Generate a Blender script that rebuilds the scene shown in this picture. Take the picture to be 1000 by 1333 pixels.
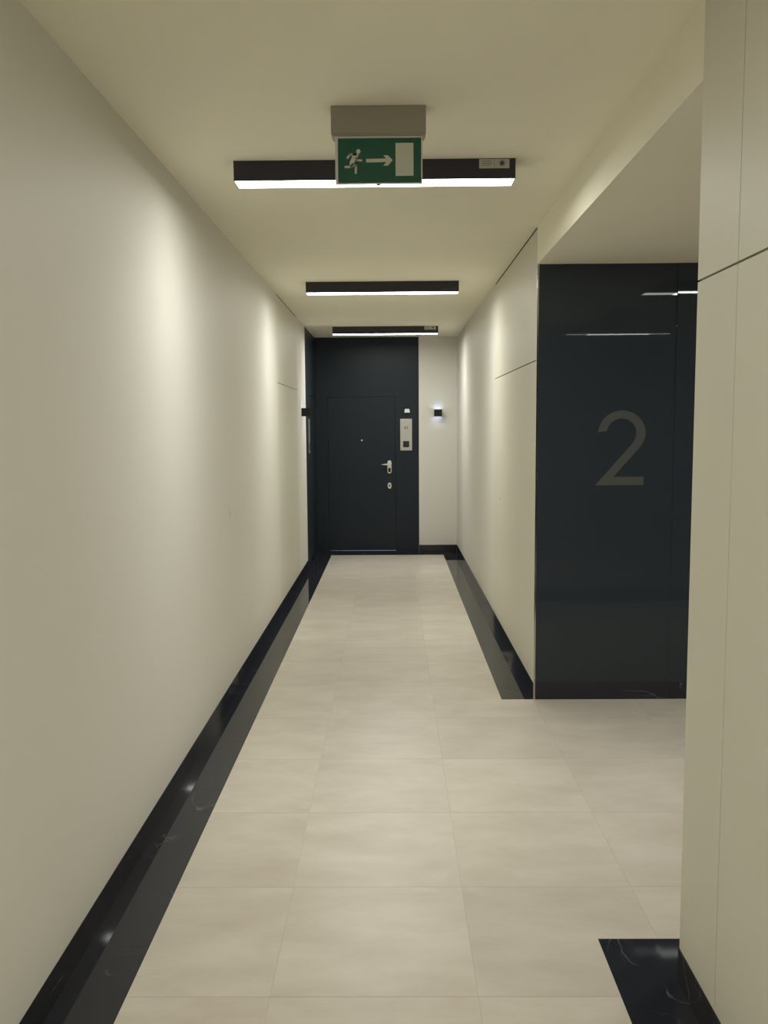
import bpy, bmesh, math, random
from mathutils import Matrix, Vector
random.seed(4)
for o in list(bpy.data.objects):
    bpy.data.objects.remove(o)
scene = bpy.context.scene
C = scene.collection

# ------------------------------------------------------------------ camera
CAM_H = 1.6348
F_PX, PITCH, YAW, ROLL = 1132.98, -0.0983, 0.0095, 0.0071
cam_d = bpy.data.cameras.new('camera')
cam = bpy.data.objects.new('camera', cam_d)
C.objects.link(cam)
fwd = Vector((-math.sin(YAW)*math.cos(PITCH), math.cos(YAW)*math.cos(PITCH), math.sin(PITCH)))
r0 = Vector((math.cos(YAW), math.sin(YAW), 0))
u0 = r0.cross(fwd)
rt = math.cos(ROLL)*r0 - math.sin(ROLL)*u0
up = math.sin(ROLL)*r0 + math.cos(ROLL)*u0
cam.matrix_world = Matrix(((rt.x, up.x, -fwd.x, 0), (rt.y, up.y, -fwd.y, 0),
                           (rt.z, up.z, -fwd.z, CAM_H), (0, 0, 0, 1)))
cam_d.sensor_fit = 'VERTICAL'
cam_d.sensor_height = 36
cam_d.lens = F_PX*36/1333
cam_d.clip_start = 0.02
scene.camera = cam

# ------------------------------------------------------------------ world, exposure
w = bpy.data.worlds.new('world')
scene.world = w
w.use_nodes = True
w.node_tree.nodes['Background'].inputs[0].default_value = (0, 0, 0, 1)
vs = scene.view_settings
vs.view_transform = 'Standard'
vs.look = 'None'
vs.gamma = 1
vs.use_curve_mapping = False
vs.exposure = 0.0

# lamps of the place (used by the ceiling lamp builder below)
LAMP_COLOR = (1.0, 0.998, 0.955)
LAMP_POWER = 21.5          # watts of the wide-beam optic
LAMP_SPREAD = math.radians(180)
LAMP_SIDE = 0.25
LAMP_SIGMA, LAMP_BASE = 0.36, 0.42
LAMP_GLOW = 13.0           # radiance of the frosted diffuser itself

# ------------------------------------------------------------------ dimensions (metres)
XL, XR = -0.9753, 0.8368            # corridor wall faces
BL, BR = -0.7773, 0.6488            # inner edges of the black floor border
H = 2.7589                          # ceiling
SK = 0.1012                         # baseboard height
YE = 11.1823                        # end wall
YN = 5.0869                         # dark glass wall of the lift lobby
YP = 2.4299                         # corner of the near right wall
YB = -4.6                           # wall behind the camera
ZS = 2.548                          # soffit over the lobby opening
XS = 1.76                           # where that soffit ends
HL = 2.69                           # lobby ceiling
XLOB = 4.2                          # lobby's far side
YW = 2.05                           # lobby wall opposite the glass wall
XF = XR + 0.30                      # thickness of the near right wall
YD = 9.935                          # left door starts
XD = 0.3474                         # end door's right edge
TX0, TY0, TS = -0.361, 2.356, 0.6

# ------------------------------------------------------------------ materials
def mat(name, color, rough=0.5, metal=0.0, spec=0.5, emit=None, estr=0.0, coat=0.0):
    m = bpy.data.materials.new(name)
    m.use_nodes = True
    b = m.node_tree.nodes['Principled BSDF']
    b.inputs['Base Color'].default_value = (*color, 1)
    b.inputs['Roughness'].default_value = rough
    b.inputs['Metallic'].default_value = metal
    b.inputs['Specular IOR Level'].default_value = spec
    if emit:
        b.inputs['Emission Color'].default_value = (*emit, 1)
        b.inputs['Emission Strength'].default_value = estr
    if coat:
        b.inputs['Coat Weight'].default_value = coat
    return m

def node(m, kind, **kw):
    n = m.node_tree.nodes.new(kind)
    for k, v in kw.items():
        setattr(n, k, v)
    return n

def paint(name, color, rough=0.55, bump=0.04, var=0.03, spec=0.3):
    m = mat(name, color, rough, spec=spec)
    nt = m.node_tree
    b = nt.nodes['Principled BSDF']
    tc = node(m, 'ShaderNodeNewGeometry')
    n1 = node(m, 'ShaderNodeTexNoise')
    n1.inputs['Scale'].default_value = 1.3
    n1.inputs['Detail'].default_value = 4
    nt.links.new(tc.outputs['Position'], n1.inputs['Vector'])
    mx = node(m, 'ShaderNodeMix', data_type='RGBA')
    mx.inputs['A'].default_value = (*[c*(1-var) for c in color], 1)
    mx.inputs['B'].default_value = (*[min(1, c*(1+var)) for c in color], 1)
    nt.links.new(n1.outputs['Fac'], mx.inputs['Factor'])
    nt.links.new(mx.outputs['Result'], b.inputs['Base Color'])
    n2 = node(m, 'ShaderNodeTexNoise')
    n2.inputs['Scale'].default_value = 220
    n2.inputs['Detail'].default_value = 3
    nt.links.new(tc.outputs['Position'], n2.inputs['Vector'])
    bp = node(m, 'ShaderNodeBump')
    bp.inputs['Strength'].default_value = bump
    bp.inputs['Distance'].default_value = 0.002
    nt.links.new(n2.outputs['Fac'], bp.inputs['Height'])
    nt.links.new(bp.outputs['Normal'], b.inputs['Normal'])
    return m

M = {}
M['wall'] = paint('cream_paint', (0.75, 0.73, 0.65))
M['panel'] = paint('cream_panel_lacquer', (0.71, 0.69, 0.58), rough=0.48, bump=0.01, spec=0.2)
M['ceiling'] = paint('ceiling_paint', (0.92, 0.88, 0.72), rough=0.8)
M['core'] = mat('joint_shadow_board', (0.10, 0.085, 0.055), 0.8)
M['grout'] = mat('grout', (0.545, 0.485, 0.395), 0.8)

def tile_mat():
    m = mat('cream_stone_tile', (0.6, 0.53, 0.43), 0.33, spec=0.5)
    nt = m.node_tree
    b = nt.nodes['Principled BSDF']
    g = node(m, 'ShaderNodeNewGeometry')
    oi = node(m, 'ShaderNodeObjectInfo')
    n1 = node(m, 'ShaderNodeTexNoise')
    n1.inputs['Scale'].default_value = 3.6
    n1.inputs['Detail'].default_value = 7
    n1.inputs['Roughness'].default_value = 0.6
    n1.inputs['Distortion'].default_value = 0.25
    mp = node(m, 'ShaderNodeMapping')
    mp.inputs['Scale'].default_value = (0.8, 1.6, 1)
    nt.links.new(g.outputs['Position'], mp.inputs['Vector'])
    off = node(m, 'ShaderNodeCombineXYZ')
    mul = node(m, 'ShaderNodeMath', operation='MULTIPLY')
    mul.inputs[1].default_value = 37.0
    nt.links.new(oi.outputs['Random'], mul.inputs[0])
    nt.links.new(mul.outputs[0], off.inputs['Z'])
    nt.links.new(off.outputs['Vector'], mp.inputs['Location'])
    nt.links.new(mp.outputs['Vector'], n1.inputs['Vector'])
    cr = node(m, 'ShaderNodeValToRGB')
    e = cr.color_ramp.elements
    e[0].position, e[0].color = 0.28, (0.570, 0.512, 0.425, 1)
    e[1].position, e[1].color = 0.72, (0.690, 0.640, 0.550, 1)
    nt.links.new(n1.outputs['Fac'], cr.inputs['Fac'])
    hsv = node(m, 'ShaderNodeHueSaturation')
    mr = node(m, 'ShaderNodeMapRange')
    mr.inputs['To Min'].default_value = 0.97
    mr.inputs['To Max'].default_value = 1.03
    nt.links.new(oi.outputs['Random'], mr.inputs['Value'])
    nt.links.new(mr.outputs['Result'], hsv.inputs['Value'])
    nt.links.new(cr.outputs['Color'], hsv.inputs['Color'])
    nt.links.new(hsv.outputs['Color'], b.inputs['Base Color'])
    return m
M['tile'] = tile_mat()

def black_stone():
    m = mat('polished_black_stone', (0.023, 0.0245, 0.031), 0.045, spec=0.4)
    nt = m.node_tree
    b = nt.nodes['Principled BSDF']
    g = node(m, 'ShaderNodeNewGeometry')
    n1 = node(m, 'ShaderNodeTexNoise')
    n1.inputs['Scale'].default_value = 1.7
    n1.inputs['Detail'].default_value = 3
    n1.inputs['Distortion'].default_value = 1.2
    nt.links.new(g.outputs['Position'], n1.inputs['Vector'])
    s = node(m, 'ShaderNodeMath', operation='SUBTRACT')
    s.inputs[1].default_value = 0.5
    a = node(m, 'ShaderNodeMath', operation='ABSOLUTE')
    nt.links.new(n1.outputs['Fac'], s.inputs[0])
    nt.links.new(s.outputs[0], a.inputs[0])
    n2 = node(m, 'ShaderNodeTexNoise')
    n2.inputs['Scale'].default_value = 3.1
    nt.links.new(g.outputs['Position'], n2.inputs['Vector'])
    cr = node(m, 'ShaderNodeValToRGB')
    e = cr.color_ramp.elements
    e[0].position, e[0].color = 0.0, (0.10, 0.10, 0.105, 1)
    e[1].position, e[1].color = 0.006, (0, 0, 0, 1)
    nt.links.new(a.outputs[0], cr.inputs['Fac'])
    c2 = node(m, 'ShaderNodeValToRGB')
    c2.color_ramp.elements[0].position = 0.52
    c2.color_ramp.elements[1].position = 0.62
    nt.links.new(n2.outputs['Fac'], c2.inputs['Fac'])
    mx = node(m, 'ShaderNodeMix', data_type='RGBA', blend_type='MULTIPLY')
    mx.inputs['Factor'].default_value = 1
    nt.links.new(cr.outputs['Color'], mx.inputs['A'])
    nt.links.new(c2.outputs['Color'], mx.inputs['B'])
    ad = node(m, 'ShaderNodeMix', data_type='RGBA', blend_type='ADD')
    ad.inputs['Factor'].default_value = 1
    ad.inputs['A'].default_value = (0.023, 0.0245, 0.031, 1)
    nt.links.new(mx.outputs['Result'], ad.inputs['B'])
    nt.links.new(ad.outputs['Result'], b.inputs['Base Color'])
    return m
M['stone'] = black_stone()
M['mirror_steel'] = mat('polished_lift_steel', (0.36, 0.385, 0.38), 0.02, metal=1.0)
M['glass'] = mat('back_painted_dark_glass', (0.036, 0.044, 0.052), 0.012, spec=0.24)
M['door'] = mat('navy_black_door_lacquer', (0.0235, 0.0305, 0.0375), 0.36, spec=0.15)
M['black'] = mat('black_lamp_metal', (0.042, 0.039, 0.052), 0.45, spec=0.3)
M['numeral'] = mat('grey_numeral_film', (0.088, 0.090, 0.084), 0.35)
M['steel'] = mat('satin_steel', (0.88, 0.87, 0.84), 0.3, metal=0.8)
M['alu'] = mat('aluminium_trim', (0.55, 0.53, 0.48), 0.12, metal=1.0)
M['plate'] = mat('brushed_plate', (0.62, 0.61, 0.57), 0.32, metal=0.8)
M['dark'] = mat('dark_button', (0.02, 0.021, 0.017), 0.3)
M['ink'] = mat('dark_ink', (0.03, 0.03, 0.028), 0.6)
M['white'] = mat('white_plastic', (0.70, 0.70, 0.70), 0.4)
M['sconce'] = mat('black_sconce_metal', (0.010, 0.010, 0.011), 0.4, spec=0.3)
M['sconce_lens'] = mat('lit_sconce_lens', (0.8, 0.8, 0.8), 0.4, emit=(0.52, 0.66, 1.0), estr=4.5)
M['diffuser'] = mat('lit_frosted_diffuser', (0.9, 0.9, 0.9), 0.5, emit=LAMP_COLOR, estr=LAMP_GLOW)
M['sign_box'] = mat('grey_sign_housing', (0.34, 0.315, 0.265), 0.5)
M['sign_edge'] = mat('white_acrylic_sign', (0.74, 0.72, 0.66), 0.3)
M['sign_green'] = mat('green_sign_print', (0.005, 0.092, 0.052), 0.35)
M['sign_white'] = mat('pale_sign_print', (0.62, 0.64, 0.54), 0.4)
M['sticker'] = mat('pale_sticker', (0.52, 0.51, 0.46), 0.5)
M['sticker_grey'] = mat('sticker_grey_print', (0.22, 0.215, 0.19), 0.5)
M['threshold'] = mat('blue_grey_threshold_metal', (0.30, 0.46, 0.72), 0.25, metal=1.0)

# ------------------------------------------------------------------ helpers
def bx(bm, x0, x1, y0, y1, z0, z1):
    v = [bm.verts.new(p) for p in ((x0, y0, z0), (x1, y0, z0), (x1, y1, z0), (x0, y1, z0),
                                   (x0, y0, z1), (x1, y0, z1), (x1, y1, z1), (x0, y1, z1))]
    for f in ((3, 2, 1, 0), (4, 5, 6, 7), (0, 1, 5, 4), (1, 2, 6, 5), (2, 3, 7, 6), (3, 0, 4, 7)):
        bm.faces.new([v[i] for i in f])

def mesh_of(name, bm, m):
    me = bpy.data.meshes.new(name)
    bmesh.ops.recalc_face_normals(bm, faces=bm.faces[:])
    bm.to_mesh(me)
    bm.free()
    if m:
        me.materials.append(M[m])
    return me

def link(name, me, parent=None, loc=(0, 0, 0)):
    o = bpy.data.objects.new(name, me)
    C.objects.link(o)
    o.location = loc
    if parent:
        o.parent = parent
    return o

def obj(name, bm, m, parent=None, loc=(0, 0, 0), smooth=False):
    o = link(name, mesh_of(name, bm, m), parent, loc)
    if smooth:
        for p in o.data.polygons:
            p.use_smooth = True
    return o

def box(name, m, parent, x0, x1, y0, y1, z0, z1, bevel=0.0, loc=(0, 0, 0)):
    bm = bmesh.new()
    bx(bm, x0, x1, y0, y1, z0, z1)
    if bevel:
        bmesh.ops.recalc_face_normals(bm, faces=bm.faces[:])
        bmesh.ops.bevel(bm, geom=bm.edges[:], offset=bevel, segments=2, profile=0.5, affect='EDGES')
    return obj(name, bm, m, parent, loc)

def struct(o):
    o['kind'] = 'structure'
    return o

def empty(name, loc, rz=0):
    o = bpy.data.objects.new(name, None)
    C.objects.link(o)
    o.location = loc
    o.rotation_euler = (0, 0, rz)
    o.empty_display_size = 0.1
    return o

def tag(o, label, cat, group=None):
    o['label'] = label
    o['category'] = cat
    if group:
        o['group'] = group
    return o

def prism(bm, pts, y0, y1):
    """outline in the XZ plane pushed from y0 (front) to y1."""
    a = [bm.verts.new((x, y0, z)) for x, z in pts]
    b = [bm.verts.new((x, y1, z)) for x, z in pts]
    bm.faces.new(a)
    bm.faces.new(b[::-1])
    n = len(pts)
    for i in range(n):
        j = (i+1) % n
        bm.faces.new((a[i], b[i], b[j], a[j]))

def arc(cx, cz, rx, rz, a0, a1, n):
    return [(cx+rx*math.cos(math.radians(a0+(a1-a0)*i/n)), cz+rz*math.sin(math.radians(a0+(a1-a0)*i/n)))
            for i in range(n+1)]

# ------------------------------------------------------------------ floor
floor = struct(box('floor', 'grout', None, XL-0.15, XLOB+0.15, YB-0.15, YE+0.15, -0.06, -0.0008))
floor['label'] = 'cream stone tile floor with polished black border'
J = 0.0007                                         # half of a joint

def inset_rects(rects):
    bm = bmesh.new()
    for (x0, x1, y0, y1) in rects:
        bx(bm, x0, x1, y0, y1, -0.012, 0.0)
    return bm

tile_cache = {}
def tile(rects, ox, oy):
    key = tuple(tuple(round(v, 4) for v in r) for r in rects)
    if key not in tile_cache:
        tile_cache[key] = mesh_of('tile', inset_rects(rects), 'tile')
    return link('tile', tile_cache[key], floor, (ox, oy, 0))

def clip(x0, x1, y0, y1, r):
    a, b, c, d = max(x0, r[0]), min(x1, r[1]), max(y0, r[2]), min(y1, r[3])
    return (a, b, c, d) if b-a > 0.004 and d-c > 0.004 else None

YBAND = YE-0.195
zones = [(BL, BR, YB, YBAND), (BR, XLOB, YP+0.2096, YN), (XF+0.195, XLOB, YW+0.195, YP+0.2096)]
for r in range(-12, 15):
    for c in range(-1, 8):
        x0, y0 = TX0+c*TS, TY0+r*TS
        x1, y1 = x0+TS, y0+TS
        rects = []
        for z in zones:
            q = clip(x0+J, x1-J, y0+J, y1-J, z)
            if q:
                rects.append((q[0]-x0, q[1]-x0, q[2]-y0, q[3]-y0))
        if rects:
            tile(rects, x0, y0)

# black border slabs
def border(x0, x1, y0, y1, along, step=0.6, phase=0.0):
    a0, a1 = (y0, y1) if along == 'y' else (x0, x1)
    s = a0
    while s < a1-0.01:
        e = min(a1, s+step)
        if a1-e < 0.08:
            e = a1
        g = 0.0004
        ln = e-s-2*g
        if along == 'y':
            o = box('border_slab', 'stone', floor, -(x1-x0)/2, (x1-x0)/2, -ln/2, ln/2, -0.012, 0.0,
                    loc=((x0+x1)/2, (s+e)/2, 0))
        else:
            o = box('border_slab', 'stone', floor, -ln/2, ln/2, -(y1-y0)/2, (y1-y0)/2, -0.012, 0.0,
                    loc=((s+e)/2, (y0+y1)/2, 0))
        o.rotation_euler = (random.uniform(-1, 1)*0.0005, random.uniform(-1, 1)*0.0008, 0)
        s = e
border(XL, BL, YB, YBAND, 'y')
border(XL, XR, YBAND, YE, 'x')
border(BR, XR, YN, YBAND, 'y')
border(BR, XR, YB, YP, 'y')
border(BR, XF+0.195, YP, YP+0.2096, 'x')
border(XF, XF+0.195, YW, YP, 'y')
border(XF+0.195, XLOB, YW, YW+0.195, 'x')

# ------------------------------------------------------------------ ceiling
bm = bmesh.new()
bx(bm, XL-0.15, XR, YB-0.15, YE+0.15, H, H+0.1)
bx(bm, XR, XF, YB-0.15, YP, H, H+0.1)
bx(bm, XR, XR+0.15, YN, YE+0.15, H, H+0.1)
ceil = struct(obj('ceiling', bm, 'ceiling'))
struct(box('ceiling_soffit', 'ceiling', None, XR, XS, YP, YN, ZS, H+0.1))
struct(box('ceiling_recess', 'ceiling', None, XF, XS, YW-0.15, YP, ZS, H+0.1))
struct(box('ceiling_lobby', 'ceiling', None, XS, XLOB+0.15, YW-0.15, YN+0.15, HL, HL+0.1))

# ------------------------------------------------------------------ walls
def panel_row(parent, face, sign, ys, z_list, gap_y=0.0012, gap_z=0.004, first=0.0, last=0.0):
    """flush cladding panels on a wall face at x=face (body lies on the 'sign' side)."""
    for i in range(len(ys)-1):
        for k in range(len(z_list)-1):
            ya, yb = ys[i]+(gap_y if i else first), ys[i+1]-(gap_y if i < len(ys)-2 else last)
            za = z_list[k]+(gap_z if k else 0.0)
            zb = z_list[k+1]-gap_z
            x0, x1 = sorted((face, face+sign*0.019))
            box('panel', 'panel', parent, x0, x1, ya, yb, za, zb, bevel=0.0008)

# left wall: plaster with a pair of flush panels far down, then the side door
PL0, PL1 = 7.51, 9.07
bm = bmesh.new()
bx(bm, XL-0.15, XL, YB, PL0, -0.002, H)
bx(bm, XL-0.15, XL, PL1, YD, -0.002, H)
bx(bm, XL-0.15, XL-0.021, PL0, PL1, -0.002, H)
bx(bm, XL-0.15, XL-0.06, YD, YE, -0.002, H)
bx(bm, XL-0.021, XL, PL0, PL1, -0.002, SK)
wl = struct(obj('wall_left', bm, 'wall'))
box('joint_shade_backing', 'core', wl, XL-0.0205, XL-0.0195, PL0+0.001, PL1-0.001, SK, H)
box('joint_shade_backing', 'core', wl, XL-0.019, XL-0.0005, PL0+0.001, PL1-0.001, H-0.0012, H)  # dark strip on the ceiling, colours the top gap as shade
panel_row(wl, XL, -1, [PL0, PL1], [SK, 2.013, 2.755], first=0.0008, last=0.0008, gap_z=0.003)

# right wall beyond the lobby
PR0, PR1 = 5.10, 7.10
bm = bmesh.new()
bx(bm, XR, XR+0.15, PR1, YE, -0.002, H)
bx(bm, XR+0.021, XR+0.15, YN+0.02, PR1, -0.002, H)
bx(bm, XR, XR+0.021, YN+0.01, PR1, -0.002, SK)
bx(bm, XR, XR+0.021, YN+0.0005, PR0-0.0008, SK, H)
wr = struct(obj('wall_right', bm, 'wall'))
box('joint_shade_backing', 'core', wr, XR+0.0195, XR+0.0205, PR0, PR1-0.001, SK, H)
box('joint_shade_backing', 'core', wr, XR+0.0005, XR+0.019, PR0+0.001, PR1-0.001, H-0.0012, H)  # dark strip above the panels puts shade into the ceiling gap
panel_row(wr, XR, 1, [PR0, PR1], [SK, 2.008, 2.7515], first=0.0004, last=0.0008, gap_z=0.0035)

# right wall beside the camera
bm = bmesh.new()
bx(bm, XR+0.021, XF, YB, YP, -0.002, H)
bx(bm, XR, XR+0.021, YB, YP, -0.002, SK)
wn = struct(obj('wall_right_near', bm, 'wall'))
box('joint_shade_backing', 'core', wn, XR+0.0195, XR+0.0205, YB+0.001, YP-0.001, SK, H)
panel_row(wn, XR, 1, [YB, -3.6, -2.45, -1.3, -0.15, 1.0, 2.1529, YP], [SK, 2.0213, 2.757], gap_y=0.0018, gap_z=0.0028)

# end wall
bm = bmesh.new()
bx(bm, XD, XR+0.15, YE, YE+0.15, -0.002, H)
bx(bm, XL-0.15, XD, YE+0.06, YE+0.15, -0.002, H)
we = struct(obj('wall_end', bm, 'wall'))
struct(box('wall_back', 'wall', None, XL-0.15, XR+0.15, YB-0.15, YB, -0.002, H))

# lobby
wg = struct(box('wall_lobby', 'core', None, XR+0.15, XLOB+0.15, YN+0.014, YN+0.15, -0.002, HL))
gp = box('glass_panel', 'glass', wg, 0, 1.6393-(XR+0.012), 0, 0.012, SK, ZS-0.001, loc=(XR+0.012, YN, 0))
gp2 = box('glass_panel', 'glass', wg, 0, XS-1.6395, 0, 0.012, SK, ZS-0.001, loc=(1.6395, YN, 0))
gp2.rotation_euler = (0.003, 0, 0)
gp3 = box('glass_panel', 'glass', wg, 0, 1.3, 0, 0.012, SK, HL-0.001, loc=(XS+0.001, YN, 0))
gp4 = box('glass_panel', 'glass', wg, 0, XLOB-XS-1.302, 0, 0.012, SK, HL-0.001, loc=(XS+1.302, YN, 0))
wo = struct(box('wall_lobby_opposite', 'core', None, XF, XLOB+0.15, YW-0.15, YW-0.013, -0.002, HL))
for k in range(3):
    x0 = XF+k*(XLOB-XF)/3
    box('steel_panel', 'mirror_steel', wo, x0+0.001, x0+(XLOB-XF)/3-0.001, YW-0.012, YW, SK, ZS-0.001 if k == 0 else HL-0.001)
struct(box('wall_lobby_side', 'wall', None, XLOB, XLOB+0.15, YW, YN, -0.002, HL))
tr = struct(box('trim_1', 'alu', None, XR+0.0005, XR+0.0115, YN-0.003, YN+0.009, 0.0, ZS-0.0005, bevel=0.0008))

# baseboards
def baseboard(name, face, sign, axis, a0, a1, step=0.6, t=0.0022):
    root = struct(empty(name, (0, 0, 0)))
    s = a0
    while s < a1-0.01:
        e = min(a1, s+step)
        if a1-e < 0.08:
            e = a1
        ln = e-s-0.0008
        if axis == 'y':
            o = box('baseboard_slab', 'stone', root, 0 if sign > 0 else -t, t if sign > 0 else 0, -ln/2, ln/2, 0, SK,
                    loc=(face, (s+e)/2, 0.0003))
            o.rotation_euler = (0, random.uniform(-1, 1)*0.0012, random.uniform(-1, 1)*0.0002)
        else:
            o = box('baseboard_slab', 'stone', root, -ln/2, ln/2, 0 if sign > 0 else -t, t if sign > 0 else 0, 0, SK,
                    loc=((s+e)/2, face, 0.0003))
        s = e
    return root
baseboard('baseboard_left', XL, 1, 'y', YB, YD)
baseboard('baseboard_right', XR, -1, 'y', YN, YE)
baseboard('baseboard_right_near', XR, -1, 'y', YB+0.153, YP, t=0.0035)
baseboard('baseboard_end', YE, -1, 'x', XD+0.001, XR-0.003)
baseboard('baseboard_lobby', YN+0.010, -1, 'x', XR+0.012, XLOB, step=0.8, t=0.013)
baseboard('baseboard_lobby_opposite', YW-0.012, 1, 'x', XF, XLOB, step=0.8, t=0.015)
baseboard('baseboard_corner', YP, 1, 'x', XR-0.003, XF)

# ------------------------------------------------------------------ ceiling lamps
def lamp_parts(root, length, gain, wid=0.112, hgt=0.083, sticker=False):
    bm = bmesh.new()
    L, t = length/2, 0.0035
    bx(bm, -L, L, 0, t, -hgt, 0)
    bx(bm, -L, L, wid-t, wid, -hgt, 0)
    bx(bm, -L, -L+t, t, wid-t, -hgt, 0)
    bx(bm, L-t, L, t, wid-t, -hgt, 0)
    bx(bm, -L+t, L-t, t, wid-t, -0.012, 0)
    obj('housing', bm, 'black', root)
    box('diffuser', 'diffuser', root, -L+t+0.0005, L-t-0.0005, t+0.0005, wid-t-0.0005, -hgt-0.0012, -hgt+0.010, bevel=0.001)
    ld = bpy.data.lights.new('lamp_beam', 'AREA')
    ld.shape = 'RECTANGLE'
    ld.size, ld.size_y = length-0.46, wid-0.016
    ld.energy = LAMP_POWER*gain
    ld.color = LAMP_COLOR
    ld.spread = LAMP_SPREAD
    ld.use_nodes = True                 # photometric curve of the linear optic: narrow across, wide along the lamp
    nt = ld.node_tree
    em = nt.nodes['Emission']
    geo = nt.nodes.new('ShaderNodeNewGeometry')
    sep = nt.nodes.new('ShaderNodeSeparateXYZ')
    nt.links.new(geo.outputs['Incoming'], sep.inputs[0])
    sq = nt.nodes.new('ShaderNodeMath'); sq.operation = 'MULTIPLY'
    nt.links.new(sep.outputs['Y'], sq.inputs[0]); nt.links.new(sep.outputs['Y'], sq.inputs[1])
    sc_ = nt.nodes.new('ShaderNodeMath'); sc_.operation = 'MULTIPLY'; sc_.inputs[1].default_value = -1/(2*LAMP_SIGMA**2)
    nt.links.new(sq.outputs[0], sc_.inputs[0])
    ex = nt.nodes.new('ShaderNodeMath'); ex.operation = 'EXPONENT'
    nt.links.new(sc_.outputs[0], ex.inputs[0])
    z2 = nt.nodes.new('ShaderNodeMath'); z2.operation = 'MULTIPLY'
    nt.links.new(sep.outputs['Z'], z2.inputs[0]); nt.links.new(sep.outputs['Z'], z2.inputs[1])
    z3 = nt.nodes.new('ShaderNodeMath'); z3.operation = 'MULTIPLY_ADD'
    z3.inputs[1].default_value = 1-LAMP_SIDE; z3.inputs[2].default_value = LAMP_SIDE
    nt.links.new(z2.outputs[0], z3.inputs[0])
    pr = nt.nodes.new('ShaderNodeMath'); pr.operation = 'MULTIPLY'
    nt.links.new(ex.outputs[0], pr.inputs[0]); nt.links.new(z3.outputs[0], pr.inputs[1])
    ma = nt.nodes.new('ShaderNodeMath'); ma.operation = 'MULTIPLY_ADD'
    ma.inputs[1].default_value = 1-LAMP_BASE; ma.inputs[2].default_value = LAMP_BASE
    nt.links.new(pr.outputs[0], ma.inputs[0])
    nt.links.new(ma.outputs[0], em.inputs['Strength'])
    lo = bpy.data.objects.new('lamp_beam', ld)
    C.objects.link(lo)
    lo.parent = root
    lo.location = (0, wid/2, -hgt-0.003)
    if sticker:
        s = box('sticker', 'sticker', root, 0.444, 0.572, -0.0008, 0.0, -0.041, -0.003)
        s['label'] = 'pale sticker with printed round mark'
        bm = bmesh.new()
        for k, (wd, z) in enumerate(((0.040, -0.012), (0.046, -0.020), (0.036, -0.028))):
            bx(bm, 0.454, 0.454+wd, -0.0012, -0.0008, z-0.0016, z+0.0016)
        bx(bm, 0.5075, 0.5090, -0.0012, -0.0008, -0.039, -0.005)
        obj('print', bm, 'sticker_grey', s)
        bm = bmesh.new()
        prism(bm, arc(0.541, -0.020, 0.0125, 0.0125, 0, 345, 23), -0.0013, -0.0008)
        obj('round_mark', bm, 'sticker_grey', s)
        bm = bmesh.new()
        prism(bm, arc(0.541, -0.020, 0.006, 0.006, 0, 345, 15), -0.0016, -0.0013)
        obj('mark_centre', bm, 'ink', s)

LX = (-0.6648+0.5309)/2
lamp_spots = [
    (3.8138, LX, H, 1.196, 1.0, True, 'black linear ceiling lamp nearest, partly hidden behind the green exit sign'),
    (6.9316, LX, H, 1.196, 1.1, False, 'black linear ceiling lamp without sticker, middle of the corridor row'),
    (9.9963, LX, H, 1.196, 1.35, True, 'black linear ceiling lamp farthest away, in front of the dark end door'),
    (3.450, 2.455, HL, 1.13, 1.0, False, 'linear ceiling lamp in the lobby, seen reflected in dark glass wall'),
    (0.70, LX, H, 1.196, 0.9, False, 'unseen black linear ceiling lamp just above the viewer, added to light the corridor'),  # unseen, the row carried on past the camera for its light
    (-2.40, LX, H, 1.196, 1.0, False, 'unseen black linear ceiling lamp behind the viewer, added to light the corridor'),  # unseen too, added at the row spacing to light the near end
]
for (y, x, z, ln, gain, st, lab) in lamp_spots:
    r = empty('ceiling_lamp', (x, y, z))
    tag(r, lab, 'ceiling lamp', 'linear ceiling lamps')
    lamp_parts(r, ln, gain, sticker=st)

# ------------------------------------------------------------------ exit sign
YS = 3.188
sg = tag(empty('exit_sign', (-0.0405, YS, H)), 'green emergency exit sign with running figure, arrow and door, hanging from ceiling', 'exit sign')
ox = -0.0405
def sx(cx):
    return -0.185+(cx-133)/727*0.295-ox
def sz(cy):
    return 2.650-(cy-360)/380*0.152-H
bm = bmesh.new()
bx(bm, -0.168, 0.168, 0, 0.075, -0.094, 0)
bmesh.ops.recalc_face_normals(bm, faces=bm.faces[:])
bmesh.ops.bevel(bm, geom=bm.edges[:], offset=0.003, segments=2, profile=0.5, affect='EDGES')
hs = obj('housing', bm, 'sign_box', sg)
box('housing_rim', 'sign_box', sg, -0.164, 0.164, 0.003, 0.072, -0.100, -0.094, bevel=0.001)
PY = 0.012
box('plate', 'sign_edge', sg, -0.1545, 0.1555, PY, PY+0.012, -0.264, -0.100, bevel=0.001)
face = box('green_face', 'sign_green', sg, sx(133), sx(861), PY-0.0012, PY, sz(741), sz(358))
def stroke(bm, pts, wd, y0, y1):
    for i in range(len(pts)-1):
        a, b = Vector(pts[i]), Vector(pts[i+1])
        d = (b-a).normalized()
        n = Vector((-d.y, d.x))*wd/2
        prism(bm, [(sx(p.x), sz(p.y)) for p in (a+n, b+n, b-n, a-n)], y0, y1)
    for p in pts[1:-1]:
        prism(bm, [(sx(p[0]+wd/2*math.cos(t*math.pi/5)), sz(p[1]+wd/2*math.sin(t*math.pi/5))) for t in range(10)], y0, y1)
Y0, Y1 = PY-0.0022, PY-0.0012
bm = bmesh.new()
prism(bm, [(sx(312+19*math.cos(t*math.pi/10)), sz(470+19*math.sin(t*math.pi/10))) for t in range(20)], Y0, Y1)
prism(bm, [(sx(a), sz(b)) for a, b in ((262, 486), (316, 490), (306, 520), (286, 548), (272, 572), (268, 604), (234, 596), (236, 560), (254, 524))], Y0, Y1)
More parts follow.
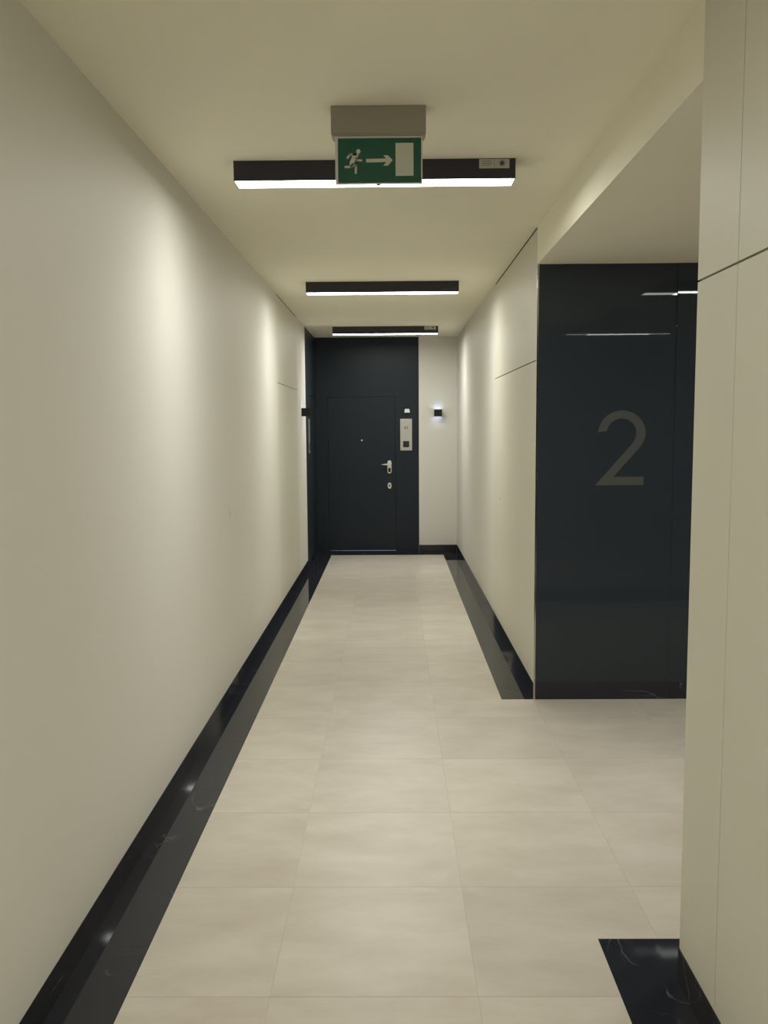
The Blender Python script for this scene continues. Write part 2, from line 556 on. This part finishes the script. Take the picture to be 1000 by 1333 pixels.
stroke(bm, [(300, 496), (240, 496), (212, 530)], 19, Y0, Y1)
stroke(bm, [(292, 520), (298, 548), (345, 548)], 17, Y0, Y1)
stroke(bm, [(254, 585), (246, 603), (190, 603)], 19, Y0, Y1)
stroke(bm, [(258, 578), (289, 594), (288, 662)], 19, Y0, Y1)
obj('running_figure', bm, 'sign_white', sg)
bm = bmesh.new()
prism(bm, [(sx(a), sz(b)) for a, b in ((380, 536), (556, 534), (531, 507), (570, 507), (612, 548), (570, 595), (530, 595), (556, 564), (380, 566))], Y0, Y1)
obj('arrow', bm, 'sign_white', sg)
box('door_pictogram', 'sign_white', sg, sx(637), sx(794), Y0, Y1, sz(684), sz(402))
box('test_button', 'sign_box', sg, sx(470), sx(505), PY+0.002, PY+0.009, -0.269, -0.264)

# ------------------------------------------------------------------ numeral 2 on the dark glass
def n2(cx, cy):
    return (1.186+(cx-165)/(762-165)*0.288-1.33, 1.716-(cy-232)/(1152-232)*0.434-1.282)
outer = [n2(477+286*math.cos(math.radians(a)), 518+286*math.sin(math.radians(a))) for a in range(184, 361, 8)]
inner = [n2(474+178*math.cos(math.radians(a)), 508+178*math.sin(math.radians(a))) for a in range(356, 183, -8)]
pts = outer+[n2(a, b) for a, b in ((758, 560), (742, 610), (715, 660), (680, 705), (384, 1048), (750, 1048), (750, 1152), (165, 1152),
                                    (600, 645), (628, 600), (645, 555))]+inner
bm = bmesh.new()
prism(bm, pts, -0.0015, 0.0)
num = obj('floor_numeral', bm, 'numeral', None, (1.33, YN-0.0002, 1.282))
tag(num, 'large grey numeral 2 on the dark glass wall', 'numeral')

# ------------------------------------------------------------------ apartment doors
def stadium(cx, cz, r, half, n=10):
    return arc(cx, cz+half, r, r, 0, 180, n)+arc(cx, cz-half, r, r, 180, 360, n)

def door_parts(root, x0, x1, top, lx0, lx1, ltop, flip=1, full=True):
    """front face at local y=0 (facing -y); x0..x1 the dark surround, lx0..lx1 the leaf."""
    g = 0.003
    bm = bmesh.new()
    bx(bm, x0, lx0-g, 0, 0.055, 0, top)
    bx(bm, lx1+g, x1, 0, 0.055, 0, top)
    bx(bm, lx0-g, lx1+g, 0, 0.055, ltop+g, top)
    bx(bm, lx0-g, lx1+g, 0.03, 0.055, 0, ltop+g)
    obj('surround', bm, 'door', root)
    box('leaf', 'door', root, lx0, lx1, 0.004, 0.029, 0.038, ltop, bevel=0.001)
    mid = lx0+0.58*(lx1-lx0)
    th = box('threshold', 'threshold', root, lx0, lx1, 0.001, 0.029, 0.027, 0.036, bevel=0.001)
    box('sill', 'door', root, lx0-g, lx1+g, 0.0, 0.03, 0.0, 0.026)
    th['label'] = 'blue-grey metal strip along the foot of the door'
    hx = lx1-0.078 if flip > 0 else lx0+0.078
    s = flip
    if not full:
        return
    bm = bmesh.new()
    prism(bm, arc((lx0+lx1)/2, 1.457, 0.011, 0.011, 0, 345, 15), -0.002, 0.004)
    obj('peephole', bm, 'steel', root)
    bm = bmesh.new()
    prism(bm, arc(hx, 0.873, 0.025, 0.040, 0, 345, 23), -0.007, 0.004)
    k = obj('lock_rosette', bm, 'steel', root)
    bm = bmesh.new()
    prism(bm, arc(hx, 0.873, 0.009, 0.017, 0, 345, 15), -0.009, -0.007)
    obj('keyhole', bm, 'dark', k)
    bm = bmesh.new()
    prism(bm, stadium(hx, 1.114, 0.026, 0.058), -0.006, 0.004)
    h = obj('handle_plate', bm, 'steel', root)
    bm = bmesh.new()
    prism(bm, arc(hx, 1.147, 0.011, 0.011, 0, 345, 15), -0.045, -0.006)
    prism(bm, [(hx+0.012*s, 1.136), (hx+0.012*s, 1.158), (hx-0.05*s, 1.157), (hx-0.100*s, 1.149), (hx-0.102*s, 1.144), (hx-0.05*s, 1.139)][::1], -0.055, -0.040)
    obj('lever', bm, 'steel', h)
    bm = bmesh.new()
    prism(bm, stadium(hx, 1.073, 0.018, 0.012), -0.009, -0.006)
    obj('cylinder_cover', bm, 'dark', h)

d1 = struct(empty('door_1', (0, YE, 0)))
d1['label'] = 'dark navy apartment door with full-height surround at corridor end'
door_parts(d1, XL+0.002, XD, H-0.001, -0.814, 0.046, 2.004)
# side door at the end of the left wall: front faces +x, local x runs along -y... the leaf lies beyond the number plate
d2 = struct(empty('door_2', (XL, YD, 0), math.radians(90)))
d2['label'] = 'dark navy apartment door in the left wall by the end door'
door_parts(d2, 0.0, YE-YD, H-0.001, 0.47, 1.225, 2.004, flip=1, full=False)

def text_mesh(s, size):
    cu = bpy.data.curves.new('digits', 'FONT')
    cu.body = s
    cu.size = size
    cu.extrude = 0.0006
    cu.align_x = 'CENTER'
    t = bpy.data.objects.new('digits', cu)
    C.objects.link(t)
    bpy.context.view_layer.update()
    me = bpy.data.meshes.new_from_object(t.evaluated_get(bpy.context.evaluated_depsgraph_get()))
    bpy.data.objects.remove(t)
    me.materials.clear()
    me.materials.append(M['ink'])
    return me

def number_plate(loc, rz, label, digits):
    r = tag(empty('door_number_plate', loc, rz), label, 'number plate', 'apartment number plates')
    box('plate', 'plate', r, -0.075, 0.075, -0.004, 0.0, 0.0, 0.402, bevel=0.0012)
    b = box('bell_button', 'dark', r, -0.040, 0.039, -0.0065, -0.004, 0.040, 0.119, bevel=0.001)
    if digits:
        o = link('digits', text_mesh(digits, 0.064), r, (0.002, -0.0046, 0.268))
        o.rotation_euler = (math.radians(90), 0, 0)
    return r

def wedge(loc, rz, label):
    bm = bmesh.new()
    a = [(-0.036, -0.024), (0.036, -0.024), (0.028, 0.024), (-0.028, 0.024)]
    b = [(-0.036, -0.024), (0.036, -0.024), (0.036, 0.024), (-0.036, 0.024)]
    va = [bm.verts.new((x, -0.032 if z < 0 else -0.012, z)) for x, z in a]
    vb = [bm.verts.new((x, 0.0, z)) for x, z in a]
    bm.faces.new(va); bm.faces.new(vb[::-1])
    for i in range(4):
        j = (i+1) % 4
        bm.faces.new((va[i], vb[i], vb[j], va[j]))
    bmesh.ops.recalc_face_normals(bm, faces=bm.faces[:])
    bmesh.ops.bevel(bm, geom=bm.edges[:], offset=0.002, segments=1, affect='EDGES')
    o = obj('door_fitting', bm, 'white', None, loc)
    o.rotation_euler = (0, 0, rz)
    tag(o, label, 'wall fitting', 'small white door fittings')

number_plate((0.184, YE, 1.324), 0, 'pale metal plate with number 41 and bell button beside end door', '41')
wedge((0.197, YE, 1.828), 0, 'small white wedge fitting above number plate 41')
number_plate((XL, YD+0.37, 1.324), math.radians(90), 'pale metal number plate on the left side door, seen edge-on', None)
wedge((XL, YD+0.37, 1.828), math.radians(90), 'small white wedge fitting on left side door, above the edge-on plate')

# ------------------------------------------------------------------ wall sconces
def sconce(loc, rz, label):
    r = tag(empty('wall_sconce', loc, rz), label, 'wall lamp', 'cube wall sconces')
    w2, h2, d, t = 0.0485, 0.0435, 0.100, 0.004
    bm = bmesh.new()
    bx(bm, -w2, w2, -d, -d+t, -h2, h2)
    bx(bm, -w2, w2, -t, 0, -h2, h2)
    bx(bm, -w2, -w2+t, -d+t, -t, -h2, h2)
    bx(bm, w2-t, w2, -d+t, -t, -h2, h2)
    bx(bm, -w2+t, w2-t, -d+t, -t, -0.02, 0.02)
    obj('body', bm, 'sconce', r)
    for s in (-1, 1):
        z0, z1 = sorted((s*0.026, s*0.032))
        box('lens', 'sconce_lens', r, -w2+t+0.001, w2-t-0.001, -d+t+0.001, -t-0.001, z0, z1)
sconce((0.5885, YE, 1.7985), 0, 'lit black cube wall sconce on pale end wall right of dark door')
sconce((XL, 9.52, 1.7915), math.radians(90), 'black cube wall sconce on left wall, in profile against side door')

# ------------------------------------------------------------------ small fittings
wp = tag(empty('wall_plate', (XL, 5.207, 1.140), math.radians(90)), 'small pale flush wall plate on the left wall', 'wall plate')
box('plate', 'wall', wp, -0.035, 0.035, -0.006, 0, -0.045, 0.045, bevel=0.002)
bm = bmesh.new()
prism(bm, arc(0.012, -0.022, 0.007, 0.007, 0, 345, 11), -0.008, -0.006)
obj('slot', bm, 'plate', wp)
bm = bmesh.new()
prism(bm, arc(0, 0, 0.009, 0.009, 0, 345, 15), -0.004, 0.0)
kl = obj('panel_lock', bm, 'steel', None, (XR, 6.73, 1.072))
kl.rotation_euler = (0, 0, math.radians(-90))
tag(kl, 'tiny round lock on the right wall panel', 'lock')
